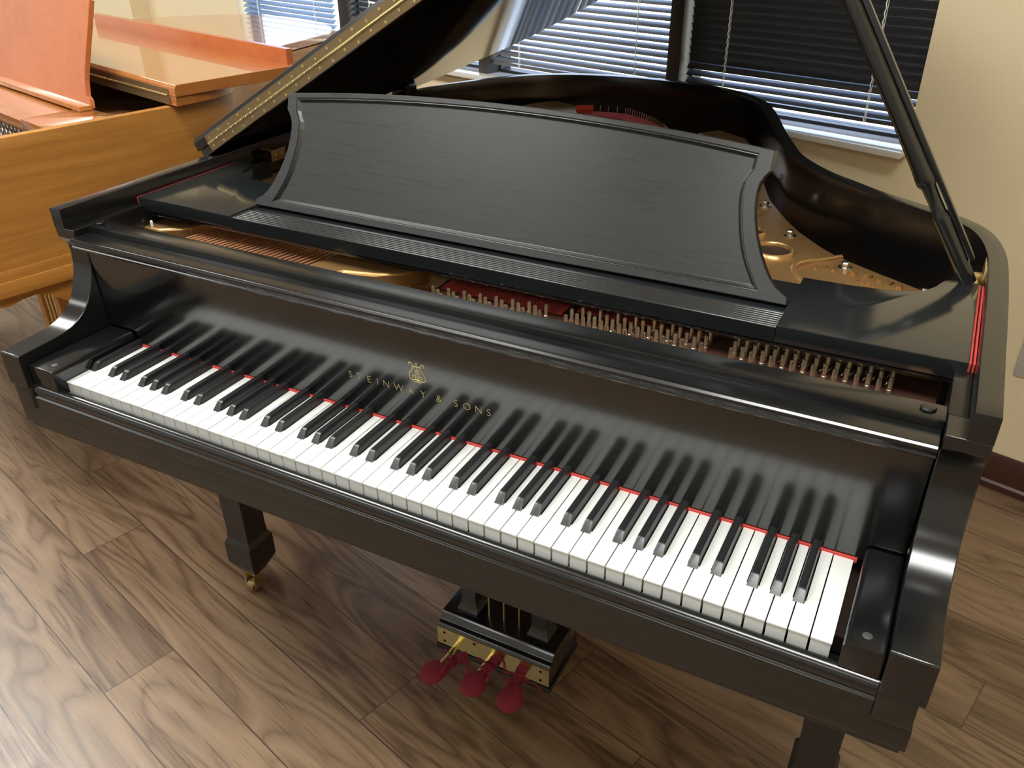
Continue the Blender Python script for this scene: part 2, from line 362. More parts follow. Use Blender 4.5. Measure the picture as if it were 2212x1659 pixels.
blind(-2.635, -1.91, lambda i: 24, 'blind', 'half open venetian blind mostly hidden by the raised lid', zbot=.884)
blind(-3.425, -2.755, lambda i: 32, 'blind_backlit', 'dark venetian blind painted as backlit blue, in the far left window', zbot=.884)

# outlet plate on the wall at the right
op = empty('wall_outlet', 'grey outlet plate low on the cream wall at the right edge', 'outlet', RM @ Matrix.Translation((0.035, -.002, .40)))
MB().box(-.045, .045, -.004, .002, -.06, .06, .0015).build('cover_plate', 'plastic', op)
for zz in (-.022, .022): MB().box(-.016, .016, -.006, -.003, zz - .013, zz + .013, .001).build('socket', 'plastic', op)

# ceiling lights (2 x 4 ft troffers)
cl0 = None
k = 0
for (s_, d_) in [(.40, 2.05), (-1.50, 2.05), (-3.40, 2.05), (-5.3, 2.05), (.40, 4.4), (-1.50, 4.4), (-3.40, 4.4)]:
    nm = {.40: 'nearest the right wall', -1.50: 'second from the right wall', -3.40: 'third from the right wall', -5.3: 'nearest the left wall'}[s_]
    rw = 'row by the windows' if d_ < 3 else 'row behind the camera'
    t = empty('ceiling_light', 'recessed ceiling light, %s, %s' % (rw, nm), 'ceiling light', RM @ Matrix.Translation((s_, -d_, H)), 'recessed ceiling lights')
    fm = MB().box(-.62, .62, -.32, -.30, -.012, 0).box(-.62, .62, .30, .32, -.012, 0).box(-.62, -.60, -.30, .30, -.012, 0).box(.60, .62, -.30, .30, -.012, 0)
    fm.build('frame', 'light_frame', t); MB().box(-.6, .6, -.3, .3, -.008, -.002).build('diffuser', 'light_dim' if d_ > 3 else 'light', t); k += 1

# ================================================================== GRAND PIANO (local frame: x along keys, y towards the tail, z up; key fronts at y = 0)
OUT = catmull([(.709, .125), (.709, .26), (.709, .42), (.707, .54), (.703, .60), (.693, .655), (.676, .70), (.650, .733), (.618, .757), (.570, .786), (.515, .82), (.465, .861), (.408, .910), (.350, .985), (.312, 1.07), (.270, 1.18), (.225, 1.31), (.178, 1.42), (.132, 1.481), (.090, 1.515), (.035, 1.548), (-.040, 1.574), (-.137, 1.590), (-.25, 1.590), (-.35, 1.573), (-.432, 1.540), (-.506, 1.490), (-.564, 1.418), (-.615, 1.335), (-.655, 1.25), (-.683, 1.15), (-.697, 1.02), (-.700, .85), (-.700, .50), (-.700, .125)], 4)
OUT = [(x, y) for x, y in OUT]
INN = offset(OUT, .025)
INN[0] = (.684, .125); INN[-1] = (-.675, .125)
def band(outer, inner, z0, z1):
    mb = MB(); k = len(outer)
    v = [(x, y, z0) for x, y in outer] + [(x, y, z1) for x, y in outer] + [(x, y, z0) for x, y in inner] + [(x, y, z1) for x, y in inner]
    f = []
    for i in range(k - 1):
        f += [(i, i + 1, k + i + 1, k + i), (2 * k + i + 1, 2 * k + i, 3 * k + i, 3 * k + i + 1), (k + i, k + i + 1, 3 * k + i + 1, 3 * k + i), (i + 1, i, 2 * k + i, 2 * k + i + 1)]
    f += [(0, k, 3 * k, 2 * k), (k - 1, 3 * k - 1, 4 * k - 1, 2 * k - 1)]
    return mb.add(v, f)
XL, XR = -.700, .709
ARM = [(-.030, .7155), (-.030, .773), (-.028, .775), (.033, .777), (.057, .779), (.075, .783), (.088, .789), (.099, .796), (.108, .8035), (.116, .813), (.123, .825), (.129, .838), (.1335, .850), (.137, .862), (.139, .874), (.140, .892), (.1385, .903), (.133, .912), (.126, .920), (.125, .9372), (.17, .9372), (.17, .7155)]
def X_of(k): return -0.6123 + k * 0.02355

def build_grand(root, P):
    """P: material and option dictionary"""
    F = P
    # --- case
    o2 = [(OUT[0][0], .17)] + [p for p in OUT if p[1] > .18] + [(OUT[-1][0], .17)]; i2 = [(INN[0][0], .17)] + [p for p in INN if p[1] > .18] + [(INN[-1][0], .17)]
    rb = band(o2, i2, .63, .9372); ub = band(OUT, INN, .9372, .97)
    bmx = bmesh.new(); vs = [bmx.verts.new(p) for p in ub.v]
    for q in ub.f: bmx.faces.new([vs[i] for i in q])
    bmesh.ops.recalc_face_normals(bmx, faces=bmx.faces[:])
    es = [ed for ed in bmx.edges if ed.calc_face_angle(0) > 0.6 and min(v_.co.z for v_ in ed.verts) > .96]
    bmesh.ops.bevel(bmx, geom=es, offset=.0014, segments=2, affect='EDGES', profile=.6)
    rb.bm(bmx).build('rim', F['side'], root)
    for sx, x0, x1 in (('L', XL, -.655), ('R', .664, XR)):
        arm = ARM if F.get('keys') else [(a - .035 if -.02 < a < .145 else a, b3) for a, b3 in ARM]
        MB().prism(arm, x0, x1, 'x').build('arm', F['body'], root, bevel=.0012 if F.get('keys') else 0)
        gi = .006 if F.get('keys') else 0
        ao, ai = (x0 + gi, x1) if sx == 'L' else (x0, x1 - gi)
        MB().box(ao, ai, -.0285, .17, .676, .7152 if gi else .7155, .001 if gi else 0).build('arm_base', F['front'], root)
        MB().box(x0 + (.0252 if sx == 'L' else -.0), (x1 if sx == 'L' else x1 - .0252), .1702, .60, .80, .937, .0008).build('inner_rim_ledge', F['body'], root)
        a, b2 = (x0 + .008, x1 - .0) if sx == 'L' else (x0, x1 - .006)
    fr = MB().box(-.692, .703, -.026, .40, .6735, .6765).box(-.697, .705, -.026, .42, .6405, .6735, .001)
    fr.build('key_bed', F['front'], root)
    MB().box(-.692, .700, -.021, .42, .630, .6405, .001).build('key_bed_moulding', F['front'], root)
    ks = [(-.005, .6975), (-.005, .7125), (-.007, .7165), (-.011, .7200), (-.0155, .7208), (-.020, .7192), (-.0232, .7155), (-.0245, .710), (-.0242, .705), (-.0225, .7015), (-.0235, .6995), (-.0255, .6990), (-.0262, .6975)]
    MB().prism(ks, -.6545, .6635, 'x').build('key_slip', F['body'], root, sharp=60)
    MB().box(-.6545, .6635, -.0262, -.004, .6765, .6973, .0006).build('key_slip_base', F['front'], root)
    # soundboard, keyframe darkness
    pts = [(.685, .21)] + [p for p in offset(OUT, .024) if p[1] > .22] + [(-.676, .21)]
    MB().prism(pts, .80, .812, 'z').build('soundboard', 'sound', root)
    MB().box(-.655, .664, .20, .225, .70, .875).build('pinblock_front', 'dark', root)
    MB().box(-.655, .664, .04, .20, .68, .705).build('key_frame', 'dark', root)
    # --- legs
    for (cx, cy) in ((-.6185, .312), (.6315, .312), (-.20, 1.30)):
        prof = [(.013, .052), (.018, .056), (.0365, .090), (.0375, .095), (.0375, .150), (.031, .163), (.0295, .190), (.031, .28), (.036, .50), (.041, .625), (.041, .632)]
        lg = MB().lathe(prof, (cx, cy, 0), 4, sq=True).build('leg', F['front'], root, sharp=20, bevel=.001)
        cs = MB().lathe([(.006, .030), (.009, .034), (.009, .056), (.012, .056)], (cx, cy, 0), 12)
        cs.lathe([(.004, -.013), (.011, -.012), (.012, -.009), (.012, .009), (.011, .012), (.004, .013)], (cx, cy, .045), 14, 'x')
        cs.box(cx - .014, cx - .0115, cy - .022, cy + .008, .012, .050).box(cx + .0115, cx + .014, cy - .022, cy + .008, .012, .050)
        cs.build('caster_fork', 'brass', lg)
        MB().lathe([(.004, -.0105), (.0145, -.010), (.0165, -.007), (.0165, .007), (.0145, .010), (.004, .0105)], (cx, cy - .012, .0166), 20, 'x').build('caster_wheel', 'brass_dull', lg)
    # --- lyre
    ly = F['front']; y = .30
    lb = MB().prism([(y, .083), (y, .132), (y + .004, .137), (y + .012, .140), (y + .018, .150), (y + .024, .155), (y + .122, .155), (y + .130, .140), (y + .130, .083)], -.105, .147, 'x', .0015)
    lb.box(-.108, .150, y - .003, y + .13, .070, .0825, .001)
    lb.build('lyre_box', F['body'], root)
    for px in (-.055, .102):
        pp = [(.0235, .155), (.0235, .161), (.0190, .170), (.0165, .186), (.0165, .40), (.018, .63)]
        MB().lathe(pp, (px, y + .060, 0), 4, sq=True).build('lyre_post', F['body'], root, sharp=20, bevel=.001)
    bp = MB().box(-.1045, .1465, y - .0022, y, .086, .1305).build('brass_pedal_plate', 'brass', root)
    for (sx, sz) in ((-.088, .120), (-.088, .096), (.129, .120), (.129, .096), (-.018, .121)):
        MB().lathe([(.0032, 0), (.0036, .001), (.001, .0012)], (sx, y - .0022, sz), 10, 'y').xf(Matrix.Identity(4)).build('screw', 'brass_dull', bp)
    for rx in (-.012, .022, .056):
        MB().tube([(rx, y + .05, .155), (rx, y + .05, .66)], .0022, 8).build('pedal_rod', 'brass', root)
    for pxx in (-.055, .020, .093):
        pd = MB(); pts = [(pxx, y + .02, .112), (pxx, y - .02, .112), (pxx, y - .040, .109), (pxx, y - .062, .107), (pxx, y - .078, .106)]
        pd.tube(pts, [.006, .006, .007, .010, .006], 12); pd.v = [(a, b3, .09 + (c - .09) * .75) for a, b3, c in pd.v]
        pd.build('pedal', 'brass', root)
    # --- front beam and fallboard
    bm_ = MB().box(-.6545, .6635, .153, .187, .9, .937, .002); bm_.build('front_beam', F['body'], root)
    for px in (-.645, .645): MB().lathe([(.0075, 0), (.0085, .0015), (.0075, .0035), (.001, .004)], (px, .171, .937), 16).build('lid_bumper', F['body'], root)
    lip = [(.1525, .905), (.1525, .9265), (.122, .928), (.1155, .9275), (.1125, .925), (.1120, .921), (.1145, .9175), (.1150, .9155), (.1135, .9135), (.1150, .911), (.120, .9085), (.1435, .9080), (.1435, .905)]
    MB().prism(lip, -.6525, .6615, 'x').build('fallboard_lip', F['body'], root, bevel=.0004)
    face = [(.160, .909), (.1400, .909), (.1402, .900), (.1432, .83), (.1455, .775), (.1470, .7328), (.160, .7328)]
    fb = MB().prism(face, -.6525, .6615, 'x').build('fallboard', F['fall'], root)
    MB().box(-.6035, .6150, .1445, .1480, .7265, .7328).build('red_felt_strip', 'red', root)
    # --- key blocks
    for a, b2 in ((-.6535, -.594), (.6215, .6625)):
        kb = MB().prism([(a, .69), (a, .7545), (a + .002, .756), (b2 - .007, .756), (b2 - .0025, .7545), (b2, .750), (b2, .69)] if a < 0 else [(a, .69), (a, .750), (a + .0025, .7545), (a + .007, .756), (b2 - .002, .756), (b2, .7545), (b2, .69)], -.0185, .143, 'y', .0012)
        ko = kb.build('key_block', F['body'], root)
        MB().lathe([(.0048, 0), (.0052, .0008), (.004, .0014), (.001, .0015)], ((a + b2) / 2 + (-.0 if a > 0 else .012), .000, .756), 14).build('screw', 'screwcap', ko)
    MB().lathe([(.003, 0), (.004, .001), (.002, .003), (.001, .0031)], (.6625, .128, .778), 10, 'x').build('fallboard_pivot', 'brass', root) if F.get('keys') else None
    # --- keys
    if F.get('keys'):
        offs = {1: .0022, 3: -.0022, 4: .0022, 6: -.0028, 0: 0.0}
        blk = {k: X_of(k) + offs[k % 7] for k in range(1, 52) if k % 7 not in (2, 5)}
        ZT = .730; hb = .0068
        cache = {}
        for k in range(52):
            x0, x1 = X_of(k) + .0007, X_of(k + 1) - .0007
            l = blk[k] + hb + .0005 if k in blk else x0; r = blk[k + 1] - hb - .0005 if (k + 1) in blk else x1
            poly = [(x0, 0), (x1, 0), (x1, .0505), (r, .0505), (r, .150), (l, .150), (l, .0505), (x0, .0505)]
            o = [poly[0]]
            for q in poly[1:]:
                if (abs(q[0] - o[-1][0]) + abs(q[1] - o[-1][1])) > 1e-6: o.append(q)
            if abs(o[-1][0] - o[0][0]) + abs(o[-1][1] - o[0][1]) < 1e-6: o.pop()
            dz = random.uniform(-.0003, .0003)
            mb = MB().prism([(a - x0, b3) for a, b3 in o], ZT - .0028, ZT, 'z', .0007)
            mb.prism([(.0006, .0012), (x1 - x0 - .0006, .0012), (x1 - x0 - .0006, .05), (.0006, .05)], ZT - .022, ZT - .0028, 'z')
            ko = mb.build('white_key', 'key_white', root); ko.location = (x0, 0, dz)
            tag(ko, group='white keys')
        proto = None
        for k, x in sorted(blk.items()):
            if proto is None:
                mb = MB(); st = [(.0440, .0062, .0001), (.0450, .0062, .0006), (.0545, .0048, .0105), (.0575, .0045, .0118), (.061, .0044, .0121), (.150, .0044, .0121)]
                bm = bmesh.new(); rows = []
                for (yy, hw, hz) in st:
                    wb = .0066
                    ring = [(-wb, 0), (-wb + (wb - hw) * .82, hz * .82), (-hw, hz * .97), (-hw * .8, hz), (hw * .8, hz), (hw, hz * .97), (wb - (wb - hw) * .82, hz * .82), (wb, 0)]
                    rows.append([(a, yy, ZT - .004 + (0 if c == 0 else .004 + c)) for a, c in ring])
                v = [p for r_ in rows for p in r_]; kk = 8; f = [tuple(range(kk)), tuple((len(rows) - 1) * kk + i for i in range(kk))]
                for i in range(len(rows) - 1):
                    for j in range(kk): f.append((i * kk + j, i * kk + (j + 1) % kk, (i + 1) * kk + (j + 1) % kk, (i + 1) * kk + j))
                mb.add(v, f); proto = mb.build('black_key', 'key_black', root, sharp=50); c = proto
            else: c = copy(proto, root)
            c.location = (x, 0, 0); tag(c, group='black keys')
    # --- lettering on the fallboard
    if F.get('keys'):
        RX = Matrix.Rotation(math.radians(90), 4, 'X')
        for ch, x in zip('STEINWAY&SONS', (-.120, -.104, -.086, -.071, -.055, -.033, -.011, .009, .036, .064, .082, .101, .117)):
            text(ch, .0168, 'gold_leaf', fb, Matrix.Translation((x, .1446, .7885)) @ Matrix.Rotation(math.radians(92.35), 4, 'X'), 'gold_letter', .0002, -.0004)
        e = MB(); yy = .1434; r = .0007
        def T(pts, rr=r): e.tube([(.002 + a, yy + .0006 - b3 * .041, .812 + b3) for a, b3 in pts], rr, 6)
        for sgn in (-1, 1):
            T([(sgn * a, b3) for a, b3 in catmull([(.004, .0045), (.010, .003), (.0135, .007), (.0125, .014), (.008, .021), (.0065, .027), (.009, .031), (.0125, .031), (.0125, .028), (.0105, .0275)], 4)], .0008)
            T([(sgn * a, b3) for a, b3 in catmull([(.003, .0045), (.0035, .009), (.007, .011), (.009, .009), (.0075, .007), (.006, .0085)], 3)], .0006)
        T([(-.007, .0265), (.007, .0265)], .0007); T([(-.004, .0045), (.004, .0045)], .0009); T([(-.006, .0005), (-.002, .0012), (0, .0028), (.002, .0012), (.006, .0005)], .0009)
        T([(0, .0005), (0, .004)], .0011); T([(0, .030), (0, .0325)], .0014)
        for gx in (-.003, 0, .003): T([(gx, .0055), (gx, .0262)], .0003)
        T(catmull([(.003, .012), (-.002, .0085), (-.0045, .0115), (.002, .0165), (.0015, .020), (-.001, .020), (-.0015, .017), (.004, .011)], 4), .0005)
        e.build('lyre_emblem', 'gold_leaf', fb)
    # --- iron plate
    ZP = .885
    pl = [(.655, .205), (.655, .60), (.60, .625), (.52, .672), (.471, .704), (.439, .735), (.392, .792), (.359, .844), (.307, .945), (.266, 1.06), (.235, 1.18), (.19, 1.30), (.14, 1.40), (.06, 1.455)]
    in_ = [(.02, 1.40), (.10, 1.33), (.16, 1.20), (.20, 1.06), (.24, .93), (.26, .84), (.22, .74), (.10, .66), (.06, .45), (.34, .42), (.30, .36), (.05, .34), (-.05, .30), (-.05, .205)]
    p0 = MB().prism(pl + in_, ZP - .012, ZP, 'z').build('iron_plate', 'plate', root, bevel=.002)
    # raised treble field around the rose holes (big casting web)
    web = [(.655, .40), (.655, .60), (.60, .623), (.52, .670), (.471, .702), (.439, .733), (.392, .790), (.359, .842), (.307, .94), (.275, 1.02), (.25, 1.0), (.265, .84), (.25, .73), (.24, .60), (.27, .42)]
    bmw = MB().prism(web, ZP, ZP + .004, 'z'); wo = bmw.build('plate_web', 'plate', p0, bevel=.002)
    def ring(cx, cy, rx, ry, z, w=.006, h=.007, m='plate'):
        mb = MB(); k = 36; v = []; f = []
        pr = [(1 + w / rx * 1.3, 0), (1 + w / rx * .9, h * .7), (1 + w / rx * .3, h), (1, h * .8), (.96, 0), (.94, -.012)]
        for a, hz in pr:
            for i in range(k): t = 2 * math.pi * i / k; v.append((cx + rx * a * math.cos(t), cy + ry * a * math.sin(t), z + hz))
        for j in range(len(pr) - 1):
            for i in range(k): f.append((j * k + i, j * k + (i + 1) % k, (j + 1) * k + (i + 1) % k, (j + 1) * k + i))
        return mb.add(v, f).build('plate_hole_ring', m, p0, sharp=60)
    def disc(cx, cy, rx, ry, z, m):
        mb = MB(); k = 36; mb.add([(cx + rx * math.cos(2 * math.pi * i / k), cy + ry * math.sin(2 * math.pi * i / k), z) for i in range(k)] + [(cx, cy, z)], [(i, (i + 1) % k, k) for i in range(k)])
        return mb.build('plate_hole_shade', m, p0)
    for (cx, cy, rr) in ((.372, .672, .030), (.318, .745, .021), (.288, .84, .016)):
        ring(cx, cy, rr, rr, ZP + .004); disc(cx, cy, rr * .955, rr * .955, ZP + .0044, 'dark')  # dark disc on the uncut plate stands for the shade inside
    # strut with a pointed end and a curved web
    st = MB(); st.add([(.345, .40, ZP), (.385, .40, ZP), (.385, .60, ZP), (.365, .628, ZP), (.345, .60, ZP), (.357, .40, ZP + .030), (.373, .40, ZP + .030), (.373, .585, ZP + .024), (.365, .60, ZP + .018), (.357, .585, ZP + .024)],
        [(4, 3, 2, 1, 0), (5, 6, 7, 8, 9), (0, 1, 6, 5), (1, 2, 7, 6), (2, 3, 8, 7), (3, 4, 9, 8), (4, 0, 5, 9)]); st.build('plate_strut', 'plate', p0, bevel=.003)
    MB().tube(catmull([(.478, .700, ZP + .003), (.455, .672, ZP + .004), (.428, .645, ZP + .005), (.418, .620, ZP + .005), (.425, .590, ZP + .004), (.45, .56, ZP)], 5), [.0055] * 26, 10).build('plate_rib', 'plate', p0)
    if F.get('keys'):
        for ch, x, y2 in zip('STEINWAY&', (.450, .463, .4765, .489, .505, .5255, .545, .561, .576), (.6335, .6355, .637, .6365, .634, .631, .625, .6185, .612)):
            text(ch, .0180, 'plate', p0, Matrix.Translation((x, y2 - .006, ZP + .0045)) @ Matrix.Rotation(-(x - .48) * 3.0, 4, 'Z'), 'raised_letter', .0032)
        for ch, x, y2 in zip('SONS', (.516, .524, .533, .542), (.604, .602, .600, .598)):
            text(ch, .011, 'plate', p0, Matrix.Translation((x, y2, ZP + .0045)) @ Matrix.Rotation(-.15, 4, 'Z'), 'raised_letter', .0012)
    b0 = None
    for (x, y2) in ((.305, .902), (.381, .762), (.491, .655), (.613, .598), (.255, 1.08), (.20, 1.26)):
        mb = MB().lathe([(.0115, 0), (.0115, .0015), (.008, .002)], (0, 0, 0), 20).lathe([(.0062, .002), (.0068, .003), (.0068, .009), (.0055, .0105), (.002, .011)], (0, 0, 0), 6)
        b0 = mb.build('plate_bolt', 'nickel', root, sharp=25) if b0 is None else copy(b0, root)
        b0.location = (x, y2, ZP + .004)
    # bass side of the plate
    MB().box(-.058, .655, .206, .335, .868, .8862).build('pin_field_shade', 'pin_shade', root)  # dark box that paints the shade around the pins over the plate
    bs = MB().prism([(-.674, .262), (-.674, .70), (-.60, .68), (-.577, .60), (-.577, .30), (-.59, .285), (-.62, .262)], .875, .9, 'z')
    bs.build('iron_plate_bass_side', 'plate', root, bevel=.004)
    MB().prism([(-.285, .200), (-.262, .32), (-.24, .44), (-.11, .44), (-.10, .345), (-.125, .30), (-.16, .275), (-.21, .262), (-.235, .22)], .868, .8985, 'z').build('iron_plate_strut', 'plate', root, bevel=.005)
    MB().box(.625, .655, .206, .235, .8862, .8875).build('iron_plate_corner', 'plate', root, bevel=.001)
    MB().box(-.575, -.265, .60, .62, .84, .89).build('bass_bridge_rail', 'dark', root)
    MB().lathe([(.002, 0), (.0025, .003), (.0025, .009), (.001, .011)], (-.643, .270, .9), 12).build('white_felt_peg', 'cord', root)
    # string fields
    s0 = None; ns = 26
    for i in range(ns):
        x = -.562 + i * (.276 / (ns - 1)); s0_ = MB().tube([(0, 0, 0), (.030, .16, 0), (.22, 1.02, .01)], .0019 - i * .00003, 6) if s0 is None else None
        s0 = s0_.build('bass_string', 'copper', root) if s0 is None else copy(s0, root)
        s0.location = (x, .225, .894); tag(s0, group='copper wound bass strings')
    ts = MB()
    for i in range(150):
        x = -.045 + i * .0043 
        if .150 < x < .172 or .372 < x < .400: continue
        ts.tube([(x, .285, .8925), (x + .012, .345, .892), (x + .020, .40, .892)], .0005, 3, False)
    tag(ts.build('treble_strings', 'nickel', root), kind='stuff')
    # red felt behind the pins, damper rail
    MB().box(-.05, .155, .298, .335, .874, .888).box(.172, .37, .318, .35, .878, .8885).box(.40, .62, .352, .37, .876, .888).build('string_felt', 'red', root)
    MB().box(-.14, .34, .345, .352, .86, .905).build('damper_rail', 'hammer', root)
    # tuning pins
    pins = []
    def ytop(x):
        for a, b3, c, d in ((-.045, .152, .258, .277), (.172, .372, .288, .307), (.398, .612, .318, .3215)):
            if a <= x <= b3: return c + (d - c) * (x - a) / (b3 - a)
    i = 0; x = -.039
    while x < .612:
        yt = ytop(x)
        if yt:
            for rw in range(3):
                yy = yt - rw * .0215 - (.0088 if i % 2 else 0)
                if yy > .235: pins.append((x, yy))
        x += .01282; i += 1
    pins.sort(key=lambda p: -p[0])
    def pinmesh(): return [(.0036, -.0), (.0036, .009), (.0029, .0095), (.0029, .024), (.0024, .0256), (.001, .026)]
    pp = None
    if F.get('keys'):
        for (x, y2) in pins[:100]:
            pp = MB().lathe(pinmesh(), (0, 0, 0), 8).build('tuning_pin', 'pin', root, sharp=50) if pp is None else copy(pp, root)
            pp.location = (x, y2, ZP - .002); tag(pp, group='tuning pins')
        rest = MB()
        for (x, y2) in pins[100:]: rest.lathe(pinmesh(), (x, y2, ZP - .002), 8)
        tag(rest.build('tuning_pins', 'pin', root, sharp=50), kind='stuff')
    # far end of the plate, hitch pins and red felt (seen over the desk)
    bump_ = MB().prism([(-.50, 1.35), (-.455, 1.46), (-.415, 1.50), (-.33, 1.46), (-.29, 1.42), (-.29, 1.30)], .885, .905, 'z')
    bump_.build('plate_tail', 'plate', root, bevel=.004)
    if F.get('keys'):
        c_ = catmull([(-.300, 1.395), (-.25, 1.41), (-.18, 1.412), (-.10, 1.36), (-.035, 1.29), (.02, 1.20)], 6)
        MB().ribbon([(a, b3 - .02, .902) for a, b3 in c_], .05, th=.012).tube([(-.31, 1.39, .915), (-.27, 1.41, .915)], .009, 8).build('hitch_felt', 'red', root)
        L_ = len(c_)
        h0 = None
        for q in list(range(2, 12, 2)) + [12 + j * .6 for j in range(30)]:
            if q >= L_ - 1: break
            a = Vector(c_[int(q)]).lerp(Vector(c_[int(q) + 1]), q - int(q))
            h0 = MB().tube([(0, 0, 0), (0, .002, .020)], .0011, 6).build('hitch_pin', 'nickel', root) if h0 is None else copy(h0, root)
            h0.location = (a[0], a[1], .905); tag(h0, group='hitch pins at the tail')

def build_shelf(root, F, y0=.273):
    """music shelf: two wings with cut outs, ribbed centre tray, desk"""
    z1 = .950; z0 = .922
    for sgn in (-1, 1):
        xi = .459 if sgn > 0 else -.447; xo = .6765 if sgn > 0 else -.6675; xr = xi if sgn > 0 else xi
        p = [(xi, y0), (xo, y0), (xo, .524), (xo - sgn * .022, .524), (xo - sgn * .040, .520), (xo - sgn * .047, .504), (xo - sgn * .052, .488), (xo - sgn * .062, .470), (xo - sgn * .082, .455), (xo - sgn * .110, .447), (xo - sgn * .15, .441), (xi, .439)]
        MB().prism(p, z0 + .004, z1, 'z', .0015).build('shelf_wing', F['top'], root)
        fx0, fx1 = ((.6768, .6832) if sgn > 0 else (-.6742, -.6678))
        fe = MB().box(fx0, fx0 + .0022, y0 + .004, .524, .918, .9475).box(fx1 - .0022, fx1, y0 + .004, .524, .918, .9475).box(fx0, fx1, y0 + .006, .52, .918, .935)
        fe.box(min(fx0, xo - sgn * .012), max(fx1, xo - sgn * .012), y0 + .001, .52, .9185, .922)
        fe.build('red_felt_edge', 'red', root)
    MB().box(-.66, .667, y0 + .002, y0 + .10, z0 - .003, z0 + .006, .002).build('shelf_support', F['body'], root)
    # tray with ribs along the front
    prof = [(y0, z0 + .004), (y0, .9455)]
    for i in range(7):
        yb = y0 + .002 + i * .0062
        prof += [(yb + .0004, .9440), (yb + .0012, .9462), (yb + .0024, .9474), (yb + .0038, .9474), (yb + .0050, .9462), (yb + .0058, .9440)]
    prof += [(y0 + .048, .9448), (.425, .9448), (.425, z0 + .004)]
    MB().prism(prof, -.4465, .4585, 'x').build('ribbed_tray', F['top'], root, sharp=40)

def build_desk(root, F, yb, z0, tilt, hw_prof, cx, arch=.020, thick=.018, inset=True, name='music_desk'):
    """hw_prof: list (half width, height), top corner last"""
    t = math.radians(tilt); top = hw_prof[-1]
    k = 24
    def loop(pr, ar):
        h0, v0 = pr[-1]
        return list(pr) + [(h0 * (1 - 2 * i / k), v0 + ar * (1 - (1 - 2 * i / k) ** 2)) for i in range(1, k)] + [(-h, v) for h, v in pr[::-1]]
    loops = [(loop(hw_prof, arch), 0.0), (loop(hw_prof, arch), -thick + .0012), (loop(hw_prof, arch), -thick)]
    ins = lambda pr, e: [(h - e, v + (e if i == 0 else -e if i == len(pr) - 1 else 0)) for i, (h, v) in enumerate(pr)]
    loops[2] = (loop(ins(hw_prof, .0012), arch), -thick)
    if inset:
        ip = inset
        for e, dp in ((0, 0), (.0006, -.0014), (.0016, -.0018), (.0026, -.0014), (.0034, -.0022), (.0062, -.0050), (.0072, -.0054)):
            loops.append((loop(ins(ip, e), arch * .95), -thick - dp))
    bm = bmesh.new(); V = [[bm.verts.new((a, d, b3)) for a, b3 in lp] for lp, d in loops]
    bm.faces.new(V[0])
    for A, B in zip(V, V[1:]):
        n = len(A)
        for i in range(n): bm.faces.new((A[i], A[(i + 1) % n], B[(i + 1) % n], B[i]))
    # front panel as vertical strips (symmetric quads)
    L = V[-1]; n = len(L); m = len(hw_prof)
    right = L[:m]; arc = L[m:m + k - 1]; left = L[m + k - 1:][::-1]
    for i in range(m - 1): bm.faces.new((left[i], right[i], right[i + 1], left[i + 1]))
    bm.faces.new([left[-1], right[-1]] + arc)
    bmesh.ops.recalc_face_normals(bm, faces=bm.faces[:])
    mb = MB().bm(bm); mb.xf(Matrix.Translation((cx, yb + thick * math.cos(t), z0)) @ Matrix.Rotation(-t, 4, 'X'))
    o = mb.build(name, F['desk'], root, sharp=28)
    for p in o.data.polygons: p.use_smooth = False
    return o

def build_lid(root, F, angle, y0, outline, pivot=(-.70, .968), flap_d=.355, xl=-.71, xr=.72, lip=(-.70, .72), th=(.0158, .025)):
    ax, az = pivot
    t1, t2 = th
    def sh(mb): mb.v = [(a - ax, b3, c) for a, b3, c in mb.v]; return mb
    lid = sh(MB().prism(outline, 0, t1, 'z')).build('lid', F['lid'], root, bevel=.0015)
    lid.location = (ax, 0, az); lid.rotation_euler = (0, -math.radians(angle), 0)
    fl = sh(MB().prism([(y0 - .001, t1 + .001), (y0 - .001, t1 + t2 - .008), (y0 + .004, t1 + t2), (y0 + flap_d, t1 + t2), (y0 + flap_d, t1 + .001)], xl - .008, xr, 'x'))
    fo = fl.build('lid_flap', F['flap'], lid, bevel=.0012)
    if lip: sh(MB().box(lip[0], lip[1], y0 + flap_d - .020, y0 + flap_d, t1 + t2 - .002, t1 + t2 + .038, .001)).build('flap_lip', F['lip'] if 'lip' in F else F['side'], lid)
    hx0, hx1 = xl + .032, xr - .03
    lf = sh(MB().box(hx0, hx1, y0 - .0028, y0 - .0012, .0012, t1 - .001).box(hx0, hx1, y0 - .0028, y0 - .0012, t1 + .003, t1 + .0165)); ho = lf.build('hinge_leaf', F['hinge'], lid)
    kn = MB(); x = hx0
    while x < hx1 - .01:
        kn.lathe([(.0016, 0), (.0026, .0006), (.0026, .0152), (.0016, .0158)], (x, y0 - .0032, t1 + .0006), 8, 'x'); x += .0162
    sh(kn).build('hinge_knuckles', F['knuckle'], ho)
    s0 = None; x = hx0 + .012; i = 0
    while x < min(hx1, .15):
        for zz in (.0055 if i % 2 else .0085, t1 + .0115 if i % 2 else t1 + .0085):
            s0 = MB().lathe([(.0024, -.0005), (.0026, -.0009), (.0006, -.0011)], (0, 0, 0), 8, 'y').build('hinge_screw', F['knuckle'], ho) if s0 is None else copy(s0, ho)
            s0.location = (x - ax, y0 - .0028, zz)
        x += .033; i += 1
    return lid

